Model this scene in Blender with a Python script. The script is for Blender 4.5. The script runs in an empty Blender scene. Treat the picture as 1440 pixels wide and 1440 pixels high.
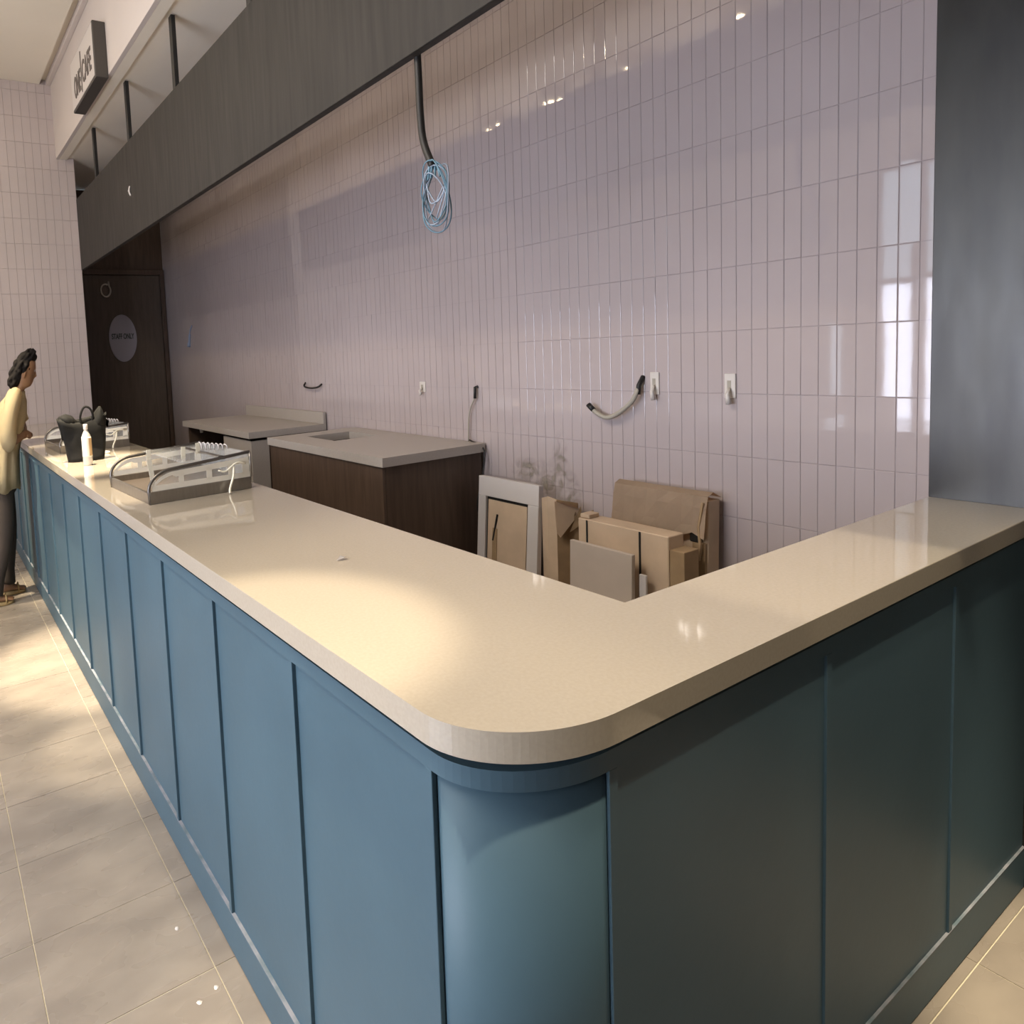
import bpy, bmesh, math, random
import numpy as np
from mathutils import Vector, Matrix, Quaternion, noise
random.seed(7)
R = math.radians
scene = bpy.context.scene
COL = scene.collection

# ------------------------------------------------------------------ camera
cam_d = bpy.data.cameras.new('camera')
cam = bpy.data.objects.new('camera', cam_d)
COL.objects.link(cam)
rx, ry, rz = -0.07580538, 0.05327537, -0.50587172
cz_, sz_, cx_, sx_, cy_, sy_ = math.cos(rz), math.sin(rz), math.cos(rx), math.sin(rx), math.cos(ry), math.sin(ry)
MR = (np.array([[cz_, -sz_, 0], [sz_, cz_, 0], [0, 0, 1]]) @ np.array([[1, 0, 0], [0, cx_, -sx_], [0, sx_, cx_]])
      @ np.array([[cy_, 0, sy_], [0, 1, 0], [-sy_, 0, cy_]]))
right, fwd, up = MR[:, 0], MR[:, 1], MR[:, 2]
m = Matrix([[right[i], up[i], -fwd[i], 0] for i in range(3)] + [[0, 0, 0, 1]])
m.translation = Vector((-0.5847, -0.5853, 1.5543))
cam.matrix_world = m
cam_d.sensor_width = 36
cam_d.lens = 946.82 * 36 / 1440
cam_d.shift_x = (720 - 419.52) / 1440
cam_d.shift_y = (570.94 - 720) / 1440
cam_d.clip_start = 0.02
scene.camera = cam

# ------------------------------------------------------------------ world, colour, lights
scene.view_settings.view_transform = 'Standard'
scene.view_settings.look = 'None'
scene.view_settings.exposure = 0.35
scene.view_settings.gamma = 1.0
scene.view_settings.use_curve_mapping = False
world = bpy.data.worlds.new('overcast_sky')
scene.world = world
world.use_nodes = True
bg = world.node_tree.nodes['Background']
bg.inputs[0].default_value = (0.72, 0.86, 1.0, 1)
bg.inputs[1].default_value = 4.0
scene.cycles.max_bounces = 8
scene.cycles.diffuse_bounces = 5
scene.cycles.sample_clamp_indirect = 4

W = 1.928            # plane of the tiled wall
CEIL = 4.1
SOFF = 3.45
YF = 5.95            # far tiled wall
YD = 7.0             # back of the door recess
HT = 1.05            # counter height
CLUSTERS = [(-1.42, 0.80), (-1.42, 1.65), (-1.42, 2.48), (-1.40, 3.32), (-1.38, 4.17), (-1.38, 5.02)]

def look(o, target):
    o.rotation_euler = (Vector(target) - o.location).to_track_quat('-Z', 'Y').to_euler()

def spot(loc, target, power, angle, blend=0.6, color=(1.0, 0.85, 0.62), size=0.03):
    l = bpy.data.lights.new('spot_lamp', 'SPOT')
    l.energy = power; l.spot_size = R(angle); l.spot_blend = blend; l.color = color; l.shadow_soft_size = size
    o = bpy.data.objects.new('spot_lamp', l); COL.objects.link(o)
    o.location = loc; look(o, target)
    return o

def area(loc, target, power, sx, sy, color):
    l = bpy.data.lights.new('area_lamp', 'AREA')
    l.shape = 'RECTANGLE'; l.size = sx; l.size_y = sy; l.energy = power; l.color = color
    o = bpy.data.objects.new('area_lamp', l); COL.objects.link(o)
    o.location = loc; look(o, target)
    return o

# downlights over the counter, an added corner fill, spots of the ceiling clusters
for loc, tgt, pw, an in (
        ((-0.30, 0.30, 3.95), (-0.06, 0.50, HT), 360, 15),
        ((0.10, -0.75, 3.95), (0.45, 0.10, HT), 210, 42),  # added broad fill for the warm glow round the near corner
        ((-0.25, 2.05, 3.95), (0.02, 2.12, HT), 480, 14),
        ((-0.25, 2.95, 3.95), (0.05, 3.02, HT), 1500, 20),
        ((-1.42, 2.48, 3.93), (-0.30, 2.70, 0), 290, 24),
        ((-1.40, 3.32, 3.93), (-0.40, 3.60, 0), 340, 22),
        ((-1.38, 4.17, 3.93), (-0.22, 4.36, 1.35), 900, 18),
        ((-1.42, 0.80, 3.93), (-0.90, 1.10, 0), 50, 30)):
    spot(loc, tgt, pw, an)
# added fill spots under the soffit, brightening the entrance-side floor and worktop
spot((1.66, -0.45, 3.42), (1.62, -0.55, 0), 520, 25)
spot((0.85, -0.45, 3.42), (1.0, 0.14, HT), 60, 44)
# added fill for general light: an area lamp and point lamps without fittings
area((-1.7, 1.05, 3.85), (-1.7, 1.05, 0), 60, 1.6, 0.9, (1.0, 0.92, 0.86))
for x, y, e in ((-1.35, 2.9, 16), (-1.35, 4.6, 19)):
    l = bpy.data.lights.new('fill_point_lamp', 'POINT'); l.energy = e; l.color = (1.0, 0.92, 0.84); l.shadow_soft_size = 0.06
    o = bpy.data.objects.new('fill_point_lamp', l); COL.objects.link(o); o.location = (x, y, 3.2)
# daylight at the shop window
area((-3.27, 0.95, 1.30), (1.0, 0.95, 1.30), 116, 2.45, 1.25, (0.80, 0.82, 1.0))

# ------------------------------------------------------------------ helpers
def lin(h):
    v = [int(h[i:i + 2], 16) / 255 for i in (0, 2, 4)]
    return tuple(((c / 12.92) if c <= 0.04045 else ((c + 0.055) / 1.055) ** 2.4) for c in v) + (1,)

def mat(name, color, rough=0.5, metal=0.0, var=0.0, vscale=6.0, bump=0.0, bscale=60.0, spec=0.5, coat=0.0,
        trans=0.0, emit=None, estr=0.0, color2=None, stretch=(1, 1, 1), rvar=0.0, alpha=1.0, detail=5):
    mt = bpy.data.materials.new(name); mt.use_nodes = True
    nt = mt.node_tree; b = nt.nodes['Principled BSDF']
    c = lin(color) if isinstance(color, str) else tuple(color) + (1,)
    b.inputs['Base Color'].default_value = c
    b.inputs['Roughness'].default_value = rough
    b.inputs['Metallic'].default_value = metal
    b.inputs['Specular IOR Level'].default_value = spec
    b.inputs['Coat Weight'].default_value = coat
    b.inputs['Coat Roughness'].default_value = 0.05
    b.inputs['Transmission Weight'].default_value = trans
    b.inputs['Alpha'].default_value = alpha
    if emit:
        b.inputs['Emission Color'].default_value = lin(emit); b.inputs['Emission Strength'].default_value = estr
    if var or color2 or bump or rvar:
        tc = nt.nodes.new('ShaderNodeTexCoord'); mp = nt.nodes.new('ShaderNodeMapping')
        geo = nt.nodes.new('ShaderNodeNewGeometry')
        nt.links.new(geo.outputs['Position'], mp.inputs[0]); mp.inputs['Scale'].default_value = stretch
    if var or color2:
        nz = nt.nodes.new('ShaderNodeTexNoise'); nz.inputs['Scale'].default_value = vscale; nz.inputs['Detail'].default_value = detail
        nt.links.new(mp.outputs[0], nz.inputs['Vector'])
        mx = nt.nodes.new('ShaderNodeMix'); mx.data_type = 'RGBA'
        rp = nt.nodes.new('ShaderNodeMapRange'); rp.inputs[1].default_value = 0.35; rp.inputs[2].default_value = 0.65
        nt.links.new(nz.outputs[0], rp.inputs[0]); nt.links.new(rp.outputs[0], mx.inputs[0])
        if color2:
            a, d = c, lin(color2)
        else:
            a = tuple(min(1, x * (1 - var)) for x in c[:3]) + (1,); d = tuple(min(1, x * (1 + var)) for x in c[:3]) + (1,)
        mx.inputs[6].default_value = a; mx.inputs[7].default_value = d
        nt.links.new(mx.outputs[2], b.inputs['Base Color'])
    if rvar:
        n3 = nt.nodes.new('ShaderNodeTexNoise'); n3.inputs['Scale'].default_value = vscale * 1.7
        nt.links.new(mp.outputs[0], n3.inputs['Vector'])
        r3 = nt.nodes.new('ShaderNodeMapRange'); r3.inputs[3].default_value = max(0, rough - rvar); r3.inputs[4].default_value = rough + rvar
        nt.links.new(n3.outputs[0], r3.inputs[0]); nt.links.new(r3.outputs[0], b.inputs['Roughness'])
    if bump:
        n2 = nt.nodes.new('ShaderNodeTexNoise'); n2.inputs['Scale'].default_value = bscale; n2.inputs['Detail'].default_value = 3
        nt.links.new(mp.outputs[0], n2.inputs['Vector'])
        bp = nt.nodes.new('ShaderNodeBump'); bp.inputs['Strength'].default_value = bump; bp.inputs['Distance'].default_value = 0.004
        nt.links.new(n2.outputs[0], bp.inputs['Height']); nt.links.new(bp.outputs[0], b.inputs['Normal'])
    return mt

M = {}
M['teal'] = mat('teal_paint', '48606c', 0.48, var=0.05, vscale=3, bump=0.08, bscale=40, spec=0.32)
M['quartz'] = mat('cream_quartz', 'b0a696', 0.045, var=0.03, vscale=160, spec=0.7, detail=2, coat=0.35)
M['quartz_dull'] = mat('grey_quartz', 'aca49c', 0.35, var=0.03, vscale=120, detail=2)
M['tile'] = mat('glazed_tile', 'b5a9a8', 0.035, var=0.04, vscale=1.3, spec=0.6, bump=0.02, bscale=9)
M['tile_far'] = mat('glazed_tile_far', 'bfb4b2', 0.3, var=0.04, vscale=1.3)
M['grout'] = mat('grout', 'a49a99', 0.8)
M['floor'] = mat('stone_floor_tile', '958b7f', 0.28, color2='847b71', vscale=3.5, stretch=(1, 2.2, 1), bump=0.05, bscale=14, rvar=0.08)
M['joint'] = mat('floor_joint', 'c9c0a8', 0.8)
M['plaster'] = mat('white_plaster', 'cbc2bc', 0.75, var=0.02, vscale=2)
M['ceil'] = mat('ceiling_paint', 'e6dfd0', 0.85, var=0.02, vscale=2)
M['beam'] = mat('dark_steel_cladding', '33302d', 0.6, color2='292725', vscale=9, stretch=(1, 3, 0.25), metal=0.0, spec=0.3, rvar=0.08)
M['clad'] = mat('dark_grey_cladding', '403e39', 0.36, color2='353330', vscale=7, stretch=(1, 2, 0.4), metal=0.2, rvar=0.06)
M['black'] = mat('black_metal', '1d1c1b', 0.5)
M['brown'] = mat('dark_brown_laminate', '57463a', 0.5, color2='493a30', vscale=14, stretch=(3, 3, 0.3))
M['door'] = mat('dark_door_laminate', '5a4d43', 0.5, color2='4f443b', vscale=14, stretch=(3, 3, 0.3))
M['dark_in'] = mat('cabinet_inside', '262019', 0.7)
M['white'] = mat('white_paint', 'cbc5c2', 0.5)
M['plastic'] = mat('white_plastic', 'cfc8c0', 0.4)
M['card'] = mat('cardboard', 'c4ad94', 0.85, var=0.07, vscale=9, bump=0.06, bscale=30)
M['card_dark'] = mat('cardboard_dark', '987f60', 0.85, var=0.12, vscale=12, bump=0.1, bscale=30)  # darker, more mottled brown than the plain cardboard
M['card_grey'] = mat('greyboard', 'b5a89c', 0.8, var=0.04, vscale=7)
M['steel'] = mat('brushed_steel', '9a948c', 0.32, metal=0.85, var=0.05, vscale=20, stretch=(6, 6, 1))
M['gun'] = mat('grey_edge_metal', '6f6a64', 0.35, metal=0.7)
M['deck'] = mat('case_deck', '6a5f55', 0.4)
M['film'] = mat('milky_film', 'e6e0d0', 0.45)
M['tape'] = mat('cream_tape', 'efe8d2', 0.5)
M['glass'] = mat('clear_glass', (0.9, 0.92, 0.9), 0.03, alpha=0.14, spec=0.6)
M['bag'] = mat('black_fabric', '171614', 0.85, spec=0.25, var=0.2, vscale=10, bump=0.3, bscale=25)
M['bottle'] = mat('bottle_plastic', 'd9d3c8', 0.12, alpha=0.75, spec=0.6)
M['label'] = mat('beige_label', 'c9a97c', 0.5)
M['conduit'] = mat('grey_conduit', 'a39c8e', 0.6)
M['cable'] = mat('black_cable', '1c1916', 0.5)
M['wire'] = mat('blue_wire', '5d7f90', 0.45)
M['wire2'] = mat('grey_wire', '8d99a8', 0.45)
M['smear'] = mat('dried_cement', '958c80', 0.9, color2='a0968a', vscale=25, bump=0.2, bscale=60)
def smear_alpha():
    nt = M['smear'].node_tree; N = nt.nodes.new; Lk = nt.links.new
    tc = N('ShaderNodeTexCoord'); b = nt.nodes['Principled BSDF']
    def lobe(c, s):
        mp = N('ShaderNodeMapping'); mp.vector_type = 'POINT'
        mp.inputs['Location'].default_value = [-c[i] / s[i] for i in range(3)]; mp.inputs['Scale'].default_value = [1 / q for q in s]
        Lk(tc.outputs['Object'], mp.inputs[0])
        ln = N('ShaderNodeVectorMath'); ln.operation = 'LENGTH'; Lk(mp.outputs[0], ln.inputs[0])
        r = N('ShaderNodeMapRange'); r.inputs[1].default_value = 1.0; r.inputs[2].default_value = 0.25; Lk(ln.outputs['Value'], r.inputs[0]); return r.outputs[0]
    a = lobe((0, -0.095, 0.03), (1, 0.055, 0.20)); c = lobe((0, -0.02, -0.02), (1, 0.11, 0.11)); d = lobe((0, -0.15, -0.10), (1, 0.06, 0.16))
    e = lobe((0, 0.09, 0.01), (1, 0.13, 0.07))
    x = a
    for q in (c, d, e):
        mx = N('ShaderNodeMath'); mx.operation = 'MAXIMUM'; Lk(x, mx.inputs[0]); Lk(q, mx.inputs[1]); x = mx.outputs[0]
    nz = N('ShaderNodeTexNoise'); nz.inputs['Scale'].default_value = 16; nz.inputs['Detail'].default_value = 6; nz.inputs['Distortion'].default_value = 1.2
    Lk(tc.outputs['Object'], nz.inputs['Vector'])
    r = N('ShaderNodeMapRange'); r.inputs[1].default_value = 0.36; r.inputs[2].default_value = 0.66; Lk(nz.outputs[0], r.inputs[0])
    mu = N('ShaderNodeMath'); mu.operation = 'MULTIPLY'; Lk(x, mu.inputs[0]); Lk(r.outputs[0], mu.inputs[1])
    m2 = N('ShaderNodeMath'); m2.operation = 'MULTIPLY'; m2.inputs[1].default_value = 0.75; Lk(mu.outputs[0], m2.inputs[0]); Lk(m2.outputs[0], b.inputs['Alpha'])
smear_alpha()
M['signface'] = mat('sign_face', 'c9c2bd', 0.35)
M['signbox'] = mat('sign_box', '4a4540', 0.5)
M['text'] = mat('sign_lettering', '5b534e', 0.5)
M['dot'] = mat('round_sign_face', '9b99a6', 0.4)
M['dottext'] = mat('round_sign_lettering', '2c3a34', 0.5)
M['skin'] = mat('skin', '8a6648', 0.55, var=0.06, vscale=12)
M['hair'] = mat('dark_hair', '15110f', 0.85, spec=0.2, var=0.3, vscale=60, bump=0.6, bscale=70)
M['shirt'] = mat('beige_cotton', 'cdbd97', 0.85, var=0.05, vscale=8, bump=0.15, bscale=40)
M['trousers'] = mat('dark_brown_cotton', '40372f', 0.85, var=0.1, vscale=8)
M['sandal'] = mat('tan_sandal', 'a38a5c', 0.6)
M['lamp'] = mat('lamp_glow', 'ffffff', 0.5, emit='ffe6b8', estr=160)
M['alu'] = mat('window_frame_brown', '9a7f68', 0.5)
M['strip'] = mat('masking_strip_blue', '8d9bb5', 0.6)
M['dust_highlight'] = mat('dusty_highlit_ledge', '8f8f96', 0.7, color2='5c6c74', vscale=16)  # dust tone with the ledge's pale highlight put into the colour

def obj(name, bm, m, parent=None, smooth=False):
    me = bpy.data.meshes.new(name)
    bmesh.ops.recalc_face_normals(bm, faces=bm.faces)
    bm.to_mesh(me); bm.free()
    if smooth:
        me.polygons.foreach_set('use_smooth', [True] * len(me.polygons))
    o = bpy.data.objects.new(name, me)
    if m: me.materials.append(M[m] if isinstance(m, str) else m)
    COL.objects.link(o)
    if parent: o.parent = parent
    return o

def empty(name, label=None, cat=None, loc=(0, 0, 0), rotz=0, group=None):
    o = bpy.data.objects.new(name, None); COL.objects.link(o)
    o.location = loc; o.rotation_euler = (0, 0, rotz); o.empty_display_size = 0.05
    if label: o['label'] = label
    if cat: o['category'] = cat
    if group: o['group'] = group
    return o

def tag(o, label, cat, group=None):
    o['label'] = label; o['category'] = cat
    if group: o['group'] = group
    return o

def struct(o):
    o['kind'] = 'structure'; return o

def add_box(bm, x0, x1, y0, y1, z0, z1, bev=0.0, seg=1, mtx=None):
    vs = [bm.verts.new((x, y, z)) for z in (z0, z1) for y in (y0, y1) for x in (x0, x1)]
    fs = [(0, 2, 3, 1), (4, 5, 7, 6), (0, 1, 5, 4), (2, 6, 7, 3), (0, 4, 6, 2), (1, 3, 7, 5)]
    nf = [bm.faces.new([vs[i] for i in f]) for f in fs]
    out = vs
    if bev:
        es = list({e for f in nf for e in f.edges})
        r = bmesh.ops.bevel(bm, geom=es, offset=bev, segments=seg, profile=0.5, affect='EDGES')
        out = list({v for v in r['verts']} | {v for v in vs if v.is_valid})
    if mtx is not None:
        bmesh.ops.transform(bm, matrix=mtx, verts=out)
    return out

def box(name, m, x0, x1, y0, y1, z0, z1, parent=None, bev=0.0, seg=1, mtx=None):
    bm = bmesh.new(); add_box(bm, x0, x1, y0, y1, z0, z1, bev, seg, mtx)
    return obj(name, bm, m, parent)

def add_loft(bm, rings, cap=True, closed=True):
    rv = [[bm.verts.new(p) for p in r] for r in rings]
    n = len(rv[0])
    for a, b in zip(rv, rv[1:]):
        for i in range(n if closed else n - 1):
            j = (i + 1) % n
            bm.faces.new((a[i], a[j], b[j], b[i]))
    if cap and closed:
        bm.faces.new(rv[0][::-1]); bm.faces.new(rv[-1])
    return rv

def add_tube(bm, pts, r, n=8, cap=True):
    pts = [Vector(p) for p in pts]
    rad = r if isinstance(r, (list, tuple)) else [r] * len(pts)
    t = (pts[1] - pts[0]).normalized()
    a = t.orthogonal().normalized()
    rings = []
    for i, p in enumerate(pts):
        tn = (pts[min(i + 1, len(pts) - 1)] - pts[max(i - 1, 0)])
        if tn.length < 1e-9: tn = t
        tn.normalize()
        q = t.rotation_difference(tn); a = (q @ a).normalized(); t = tn
        b = t.cross(a)
        rings.append([p + (a * math.cos(k * math.tau / n) + b * math.sin(k * math.tau / n)) * rad[i] for k in range(n)])
    add_loft(bm, rings, cap)

def spline(pts, n=8):
    pts = [Vector(p) for p in pts]; P = [pts[0] * 2 - pts[1]] + pts + [pts[-1] * 2 - pts[-2]]
    out = []
    for i in range(1, len(P) - 2):
        for k in range(n):
            t = k / n; a, b, c, d = P[i - 1], P[i], P[i + 1], P[i + 2]
            out.append(0.5 * ((2 * b) + (c - a) * t + (2 * a - 5 * b + 4 * c - d) * t * t + (3 * b - a - 3 * c + d) * t ** 3))
    out.append(pts[-1]); return out

def tube(name, m, pts, r, parent=None, n=8, smooth=True):
    bm = bmesh.new(); add_tube(bm, pts, r, n); return obj(name, bm, m, parent, smooth)

def add_prism(bm, poly, axis, a0, a1):
    """extrude the 2-D polygon poly along an axis; poly holds the two other coordinates in x,y,z order"""
    def P(u, v, w):
        return {'x': (w, u, v), 'y': (u, w, v), 'z': (u, v, w)}[axis]
    A = [bm.verts.new(P(u, v, a0)) for u, v in poly]; B = [bm.verts.new(P(u, v, a1)) for u, v in poly]
    n = len(poly); bm.faces.new(A[::-1]); bm.faces.new(B)
    for i in range(n):
        j = (i + 1) % n; bm.faces.new((A[i], A[j], B[j], B[i]))
    return A + B

def prism(name, m, poly, axis, a0, a1, parent=None):
    bm = bmesh.new(); add_prism(bm, poly, axis, a0, a1); return obj(name, bm, m, parent)

def baked(o, mods):
    """apply modifiers without operators"""
    for typ, kw in mods:
        md = o.modifiers.new(typ, typ)
        for k, v in kw.items(): setattr(md, k, v)
    dg = bpy.context.evaluated_depsgraph_get(); dg.update()
    me = bpy.data.meshes.new_from_object(o.evaluated_get(dg))
    o.modifiers.clear()
    o.data = me
    return o

# ------------------------------------------------------------------ floor
fl = struct(box('floor', 'joint', -3.25, 3.2, -3.05, 7.05, -0.06, -0.0025))
TX, TY = 0.395, 0.33
bm = bmesh.new(); add_box(bm, 0.0012, TX - 0.0012, 0.0012, TY - 0.0012, -0.011, 0.0, 0.0008)
first = obj('floor_tile', bm, 'floor', fl)
ix0 = [(-0.055 + TX * i) for i in range(-4, 5)]
iy0 = [(0.97 + TY * j) for j in range(-7, 16)]
used = False
rest = bmesh.new()
for i in range(-8, 9):
    for j in range(-13, 19):
        x, y = -0.055 + TX * (i - 1), 0.97 + TY * j
        x1, y1 = x + TX, y + TY
        if x1 > 3.1 or y1 > 7.3 or x < -3.4 or y < -3.1: continue
        hidden = x > 0.35 and y > 0.1
        if -4 <= i <= 5 and -6 <= j <= 15 and not hidden:
            o = first if not used else first.copy()
            if used: COL.objects.link(o); o.parent = fl
            used = True
            o.location = (x, y, -random.random() * 0.0006)
            o.rotation_euler = (random.uniform(-1, 1) * 0.0008, random.uniform(-1, 1) * 0.0008, 0)
        else:
            add_box(rest, x + 0.0012, x1 - 0.0012, y + 0.0012, y1 - 0.0012, -0.011, 0.0)
o = obj('tile_field', rest, 'floor', fl); o['kind'] = 'stuff'

# ------------------------------------------------------------------ tiled side wall
wr = struct(box('wall_right', 'grout', W + 0.0022, W + 0.12, 0.2145, YD + 0.1, 0.0, SOFF + 0.02))
DT, DZ, Z0 = 0.049803, 0.22388, 1.33385
G = 0.0009
bm = bmesh.new(); add_box(bm, 0.0, 0.0075, -DT / 2 + G, DT / 2 - G, -DZ / 2 + G, DZ / 2 - G, 0.0016, 2)
tile_me = obj('tile', bm, 'tile', wr)
rest = bmesh.new()
cells = []
for k in range(-6, 10):
    zc = Z0 + (k + 0.5) * DZ
    for c in range(0, 136):
        yc = 0.7911 + (c - 10.5) * DT
        cells.append((yc, zc, k, c))
near = sorted([c for c in cells if -4 < c[2] < 7], key=lambda q: (q[0]))[:297]
near_set = set((q[2], q[3]) for q in near)
firstt = True
for yc, zc, k, c in cells:
    if zc + DZ / 2 > SOFF + 0.05 or yc + DT / 2 > YD: continue
    ty, tz = random.gauss(0, 0.0032), random.gauss(0, 0.0042)
    dx = random.uniform(-0.0004, 0.0004)
    if (k, c) in near_set:
        o = tile_me if firstt else tile_me.copy()
        if not firstt: COL.objects.link(o); o.parent = wr
        firstt = False
        o.location = (W + dx, yc, zc); o.rotation_euler = (0, ty, tz)
    else:
        mtx = Matrix.Translation((W + dx, yc, zc)) @ Matrix.Rotation(tz, 4, 'Z') @ Matrix.Rotation(ty, 4, 'Y')
        add_box(rest, 0, 0.0075, -DT / 2 + G, DT / 2 - G, -DZ / 2 + G, DZ / 2 - G, 0.0, 1, mtx)
# cut tiles of the top course and the sliver beside the grey cladding
for c in range(0, 136):
    yc = 0.7911 + (c - 10.5) * DT
    if yc + DT / 2 > YD: continue
    zt = Z0 + 9 * DZ
    add_box(rest, W, W + 0.0075, yc - DT / 2 + G, yc + DT / 2 - G, zt + G, SOFF)
ys = 0.7911 - 11 * DT
for k in range(-6, 9):
    add_box(rest, W, W + 0.0075, 0.2155, ys - G, Z0 + k * DZ + G, Z0 + (k + 1) * DZ - G)
o = obj('tile_field', rest, 'tile', wr); o['kind'] = 'stuff'

# dark grey cladding in the same plane, from the counter's end to the entrance side
wc = struct(box('wall_entrance_side', 'clad', W - 0.006, W + 0.12, -3.05, 0.2145, 0.0, CEIL, bev=0.0015))

# ------------------------------------------------------------------ far wall, recess with the door
XR = 0.80
bm = bmesh.new(); add_box(bm, -3.25, XR, YF, YF + 0.1, 0, CEIL + 0.1)
wf = struct(obj('wall_far', bm, 'grout'))
rest = bmesh.new()
DX2 = 0.071
for k in range(-6, 13):
    z0, z1 = Z0 + k * DZ, Z0 + (k + 1) * DZ
    z0, z1 = max(z0, 0), min(z1, CEIL)
    if z1 - z0 < 0.01: continue
    x = XR
    while x > -2.6:
        dx = random.uniform(-0.0005, 0.0005)
        add_box(rest, x - DX2 + 0.001, x - 0.001, YF - 0.006 + dx, YF + 0.0, z0 + 0.001, z1 - 0.001)
        x -= DX2
o = obj('tile_field', rest, 'tile_far', wf); o['kind'] = 'stuff'
wd = struct(box('wall_recess', 'door', XR - 0.1, XR, YF + 0.1, YD + 0.1, 0, CEIL))
wb = struct(box('wall_door_side', 'brown', XR, W + 0.003, YD, YD + 0.12, 0, SOFF))
dr = struct(empty('door_1', loc=(1.42, YD, 0)))
box('door_leaf', 'door', -0.40, 0.45, -0.035, -0.002, 0.0, 2.54, dr, 0.003)
box('door_frame', 'brown', -0.47, -0.402, -0.06, -0.002, 0.0, 2.60, dr, 0.003)
box('door_frame', 'brown', 0.452, 0.50, -0.06, -0.002, 0.0, 2.60, dr, 0.003)
box('door_frame', 'brown', -0.402, 0.452, -0.06, -0.002, 2.543, 2.60, dr, 0.003)
# round sign on the door
rs = empty('round_door_sign', 'pale round staff-only sign on the dark door', 'sign', (1.405, YD - 0.036, 1.842))
bm = bmesh.new()
add_prism(bm, [(0.155 * math.cos(a * math.tau / 48), 0.262 * math.sin(a * math.tau / 48)) for a in range(48)], 'y', -0.012, 0.0)
obj('sign_plate', bm, 'dot', rs)

def text(name, body, m, width, height, parent, mtx, depth=0.004):
    cu = bpy.data.curves.new(name, 'FONT'); cu.body = body; cu.extrude = 0.5; cu.align_x = 'CENTER'; cu.align_y = 'CENTER'
    cu.offset = 0.02
    t = bpy.data.objects.new(name, cu); COL.objects.link(t)
    dg = bpy.context.evaluated_depsgraph_get(); dg.update()
    me = bpy.data.meshes.new_from_object(t.evaluated_get(dg))
    bpy.data.objects.remove(t)
    co = np.empty(len(me.vertices) * 3); me.vertices.foreach_get('co', co); co = co.reshape(-1, 3)
    mn, mxx = co.min(0), co.max(0); co = (co - (mn + mxx) / 2) / (mxx - mn) * np.array([width, height, depth])
    me.vertices.foreach_set('co', co.ravel()); me.materials.clear(); me.materials.append(M[m])
    o = bpy.data.objects.new(name, me); COL.objects.link(o); o.parent = parent; o.matrix_local = mtx
    return o
text('lettering', 'STAFF ONLY', 'dottext', 0.25, 0.062, rs, Matrix.Translation((0, -0.0135, 0.022)) @ Matrix.Rotation(R(90), 4, 'X'))
# wire loop hanging on the door head
bm = bmesh.new()
pts = [(0.052 * math.cos(a), 0, 0.068 * math.sin(a)) for a in [R(60 + 340 * i / 24) for i in range(25)]]
add_tube(bm, pts + [(0.035, 0, 0.10)], 0.009, 6)
o = obj('wire_loop', bm, 'plastic', None, True); o.location = (1.25, YD - 0.052, 2.37)
tag(o, 'small pale loop of wire hanging high on the dark door', 'wire loop')

# ------------------------------------------------------------------ ceiling, bulkhead, beam
struct(box('ceiling', 'ceil', -3.25, 0.55, -3.05, YF + 0.1, CEIL, CEIL + 0.1))
XB = 0.645
bk = struct(empty('wall_bulkhead', loc=(XB, 1.5, SOFF)))
box('fascia', 'plaster', 0.0, 0.03, -4.4, YF - 1.5, 0.0, CEIL + 0.1 - SOFF, bk, 0.002)
box('soffit', 'ceil', 0.03, W + 0.12 - XB, -4.4, YD + 0.1 - 1.5, 0.018, 0.10, bk)
box('soffit_border', 'ceil', 0.03, 0.097, -4.4, YF - 1.5, 0.0, 0.018, bk)
struct(box('trim_1', 'plaster', 0.605, XB - 0.001, -3.05, YF, CEIL - 0.004, CEIL + 0.06, bev=0.003))
struct(box('trim_2', 'ceil', 0.55, 0.605, -3.05, YF, CEIL + 0.045, CEIL + 0.1))
struct(box('leak_cover', 'ceil', -3.3, 3.2, -3.15, YD + 0.2, CEIL + 0.101, CEIL + 0.2))  # unseen slab added to keep sky light from leaking in
bmf = empty('hanging_beam', 'long dark grey metal fascia beam hung above the counter', 'beam', (0.765, 2.7, 2.43))
Y0b, Y1b = -3.1, 3.10
box('front_plate', 'beam', 0.0, 0.006, Y0b, Y1b, 0.0, 0.632, bmf, 0.0015)
box('bottom_flange', 'beam', 0.006, 0.030, Y0b, Y1b, 0.0, 0.006, bmf)
box('top_flange', 'beam', 0.006, 0.055, Y0b, Y1b, 0.626, 0.632, bmf)
bm = bmesh.new(); add_tube(bm, [(-0.002, 1.36, 0.335), (-0.006, 1.365, 0.32), (-0.006, 1.37, 0.295), (-0.002, 1.355, 0.27)], 0.006, 6)
add_tube(bm, [(-0.002, 1.36, 0.335), (-0.004, 1.40, 0.31)], 0.004, 6)
obj('label_scrap', bm, 'white', bmf)
for i, y in enumerate((2.12, 3.10, 4.06, 5.05)):
    bm = bmesh.new(); add_box(bm, -0.012, 0.012, -0.022, 0.022, 3.0 - 3.0, 0.47, 0.001)
    o = obj('suspension_rod', bm, 'black'); o.location = (0.786, y, 2.99)
    lab = ['hanger rod just entering at the top edge of the picture', 'longest visible black hanger rod between soffit and beam',
           'middle black hanger rod between soffit and beam', 'farthest black hanger rod between soffit and beam, by the dark recess'][i]
    tag(o, lab, 'rod', 'rods carrying the beam')

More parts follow.
